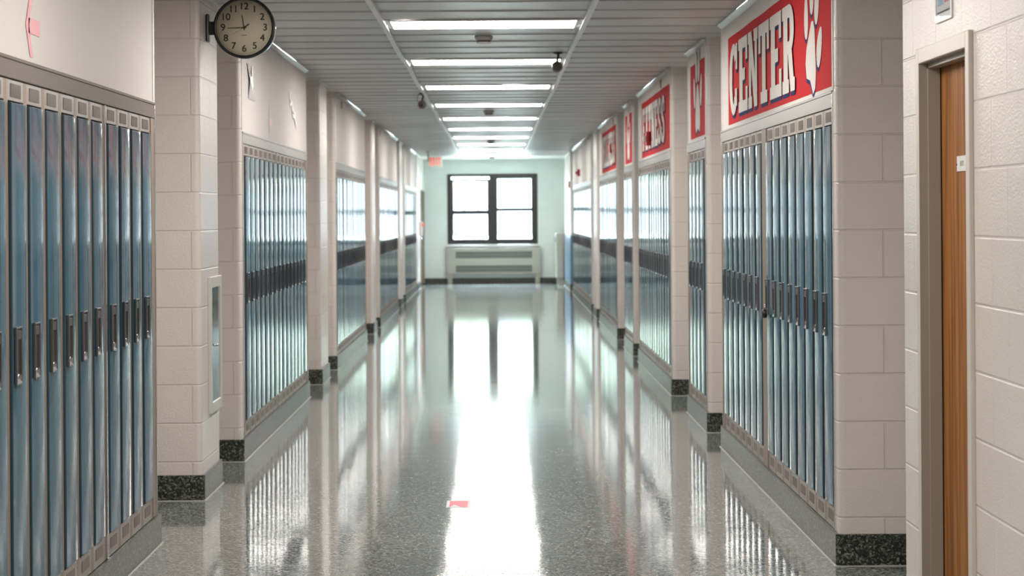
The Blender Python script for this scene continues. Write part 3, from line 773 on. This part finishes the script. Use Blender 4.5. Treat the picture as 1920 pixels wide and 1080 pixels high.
# notice sleeve above the door
nt_ = thing('notice_holder', 'clear sleeve with a printed notice above the wooden door', 'notice', (WR, 7.185, 2.29))
p = MB('paper_grey'); p.box(-.004, .002, -.128, .128, -.178, .178, .001, 1); p.obj('backing', nt_)
p = MB('white_plastic'); p.box(-.006, -.004, .118, .128, -.18, .18, .001, 1); p.box(-.006, -.004, -.128, -.118, -.18, .18, .001, 1); p.box(-.006, -.004, -.12, .12, -.18, -.172, .001, 1); p.obj('sleeve_edge', nt_)
p = MB('sticker_white', 'ink', 'paper_blue', 'sticker_red')
def pr(a, b, c, d, x, mt): p.use(mt).face([(x, -a, b), (x, -c, b), (x, -c, d), (x, -a, d)])
pr(-.105, -.147, .095, .165, -.0046, 'sticker_white'); pr(-.105, -.151, .095, -.146, -.0049, 'ink')
pr(-.09, -.126, .0, .10, -.0050, 'paper_blue'); pr(.012, -.122, .09, .12, -.0050, 'sticker_red')
p.obj('printed_sheet', nt_)
p = MB('clear_glass'); p.face([(-.0075, -.12, -.172), (-.0075, .12, -.172), (-.0085, .12, .17), (-.0085, -.12, .17)]); p.obj('clear_cover', nt_)

# sticker on the floor
st = thing('floor_sticker', 'red and white arrow sticker on the terrazzo floor', 'sticker', (-.215, 11.6, 0))
p = MB('sticker_white'); p.prism(ell((0, 0), .05, .14, 0, 4), .0004, .0012) if False else p.box(-.05, .075, -.14, .14, .0004, .0012); p.obj('backing', st)
p = MB('sticker_red'); p.face([(-.034, -.13, .0017), (-.01, -.04, .0017), (.03, -.13, .0017), (.06, -.12, .0017), (.06, .12, .0017), (-.034, .12, .0017)]); p.obj('printed_arrow', st)

# ------------------------------------------------------------------ radiator and convector at the end
ra = thing('radiator_cover', 'long grey radiator cover with two grilles under the window', 'radiator', (-.052, YE, .19))
p = MB('radiator_paint'); p.box(-1.024, 1.024, -.14, -.021, 0.015, .583, .008, 2); p.box(-1.0, -.9, -.12, -.022, -.19, .016); p.box(.9, 1.0, -.12, -.022, -.19, .016); p.obj('case', ra)
for z0, z1 in ((.36, .505), (.06, .205)):
    p = MB('grille_dark', 'grille_bar'); p.box(-.825, .825, -.142, -.139, z0, z1); p.use('grille_bar')
    for i in range(42): xx = -.82 + i * .04; p.box(xx, xx + .014, -.146, -.140, z0, z1)
    p.box(-.825, .825, -.145, -.141, (z0 + z1) / 2 - .006, (z0 + z1) / 2 + .006)
    p.obj('grille', ra)
cv = thing('convector', 'tall grey-beige convector on the wall in the corner by the window', 'heater', (WR - .08, 47.85, 0))
p = MB('radiator_paint'); p.box(-.10, .075, -.55, .6, .13, 1.09, .03, 4); p.box(-.06, .07, -.5, .55, 0, .14); p.obj('case', cv)
p = MB('grille_dark'); p.box(-.104, -.099, -.45, .5, .9, 1.0); p.obj('grille', cv)

# ------------------------------------------------------------------ outside the window
g = MB('lawn'); g.box(-60, 60, YE + .3, 190, -.5, -.3); struct(g.obj('ground_lawn'))
def tree(x, y, h, r, label):
    t_ = thing('tree', label, 'tree', (x, y, -.3), 'trees outside the window')
    p = MB('bark'); p.tube([(0, 0, 0), (.05, .02, h * .3), (0, 0, h * .55)], [r * .11, r * .085, r * .05]); p.obj('trunk', t_)
    p = MB('tree_leaf')
    for k in range(9): p.blob((random.uniform(-.5, .5) * r, random.uniform(-.5, .5) * r, h * random.uniform(.5, .9)), (r * .6, r * .6, r * .5), 3, .12)
    p.obj('crown', t_)
tree(-2.6, 92, 7.5, 2.6, 'leafy tree on the lawn beyond the first window sash')
tree(3.0, 105, 8.5, 3.0, 'leafy tree on the lawn beyond the second window sash')
ca = thing('car', 'pale grey car far off on the lawn outside the window', 'car', (-2.5, 182, -.3)); ca.rotation_euler = (0, 0, PI / 2)
p = MB('car_grey'); 
p.loft([[(-1.9, -.8, .35), (-1.9, .8, .35), (-1.9, .8, .75), (-1.9, -.8, .75)], [(-1.1, -.85, .3), (-1.1, .85, .3), (-1.0, .82, .9), (-1.0, -.82, .9)], [(1.0, -.85, .3), (1.0, .85, .3), (1.1, .82, .9), (1.1, -.82, .9)], [(2.0, -.8, .35), (2.0, .8, .35), (2.0, .8, .85), (2.0, -.8, .85)]])
p.loft([[(-.9, -.75, .88), (-.9, .75, .88), (-.4, .62, 1.4), (-.4, -.62, 1.4)], [(1.5, -.75, .86), (1.5, .75, .86), (1.0, .62, 1.4), (1.0, -.62, 1.4)]]); p.obj('body', ca)
for xx in (-1.2, 1.25):
    for yy in (-.78, .78):
        p = MB('black_plastic'); p.lathe([(.0, -.1), (.28, -.1), (.31, -.06), (.31, .06), (.28, .1), (.0, .1)], (xx, yy, .31), 'y', 20); p.obj('wheel', ca)

# ------------------------------------------------------------------ sky, camera, colour
w = bpy.data.worlds.new('sky'); SC.world = w; w.use_nodes = True
bg = w.node_tree.nodes['Background']; bg.inputs['Color'].default_value = (.74, .89, 1.0, 1); bg.inputs['Strength'].default_value = 3.6
po = area(((wx0 + wx1) / 2, YE + .2, (wz0 + wz1) / 2), wx1 - wx0, wz1 - wz0, 1, (-PI / 2, 0, 0)); po.data.cycles.is_portal = True; po.name = 'sky_portal'

sl = bpy.data.lights.new('daylight', 'SUN'); sl.energy = 120.0; sl.angle = math.radians(55); sl.color = (.78, .91, 1.0)
so_ = bpy.data.objects.new('daylight', sl); COL.objects.link(so_); so_.location = (0, 70, 20); so_.rotation_euler = (-math.radians(50), 0, 0)
cam = bpy.data.cameras.new('camera'); co = bpy.data.objects.new('camera', cam); COL.objects.link(co); SC.camera = co
cam.sensor_width = 36; cam.sensor_fit = 'HORIZONTAL'; cam.lens = FX * 36 / 1920
cam.shift_x = (960 - 929.7) / 1920; cam.shift_y = (401.6 - 540) / 1920
co.matrix_world = Matrix.Translation((0, 0, 1.5)) @ Matrix.Rotation(PI / 2, 4, 'X') @ Matrix.Rotation(-.0068, 4, 'Z')
cam.clip_end = 500
cam.dof.use_dof = True; cam.dof.focus_distance = 9.2; cam.dof.aperture_fstop = 6.0
SC.view_settings.view_transform = 'Standard'; SC.view_settings.look = 'None'; SC.view_settings.exposure = 0.70; SC.view_settings.gamma = 1.0
SC.cycles.use_denoising = True
SC.cycles.sample_clamp_indirect = 6.0
SC.cycles.max_bounces = 10; SC.cycles.diffuse_bounces = 6; SC.cycles.glossy_bounces = 6
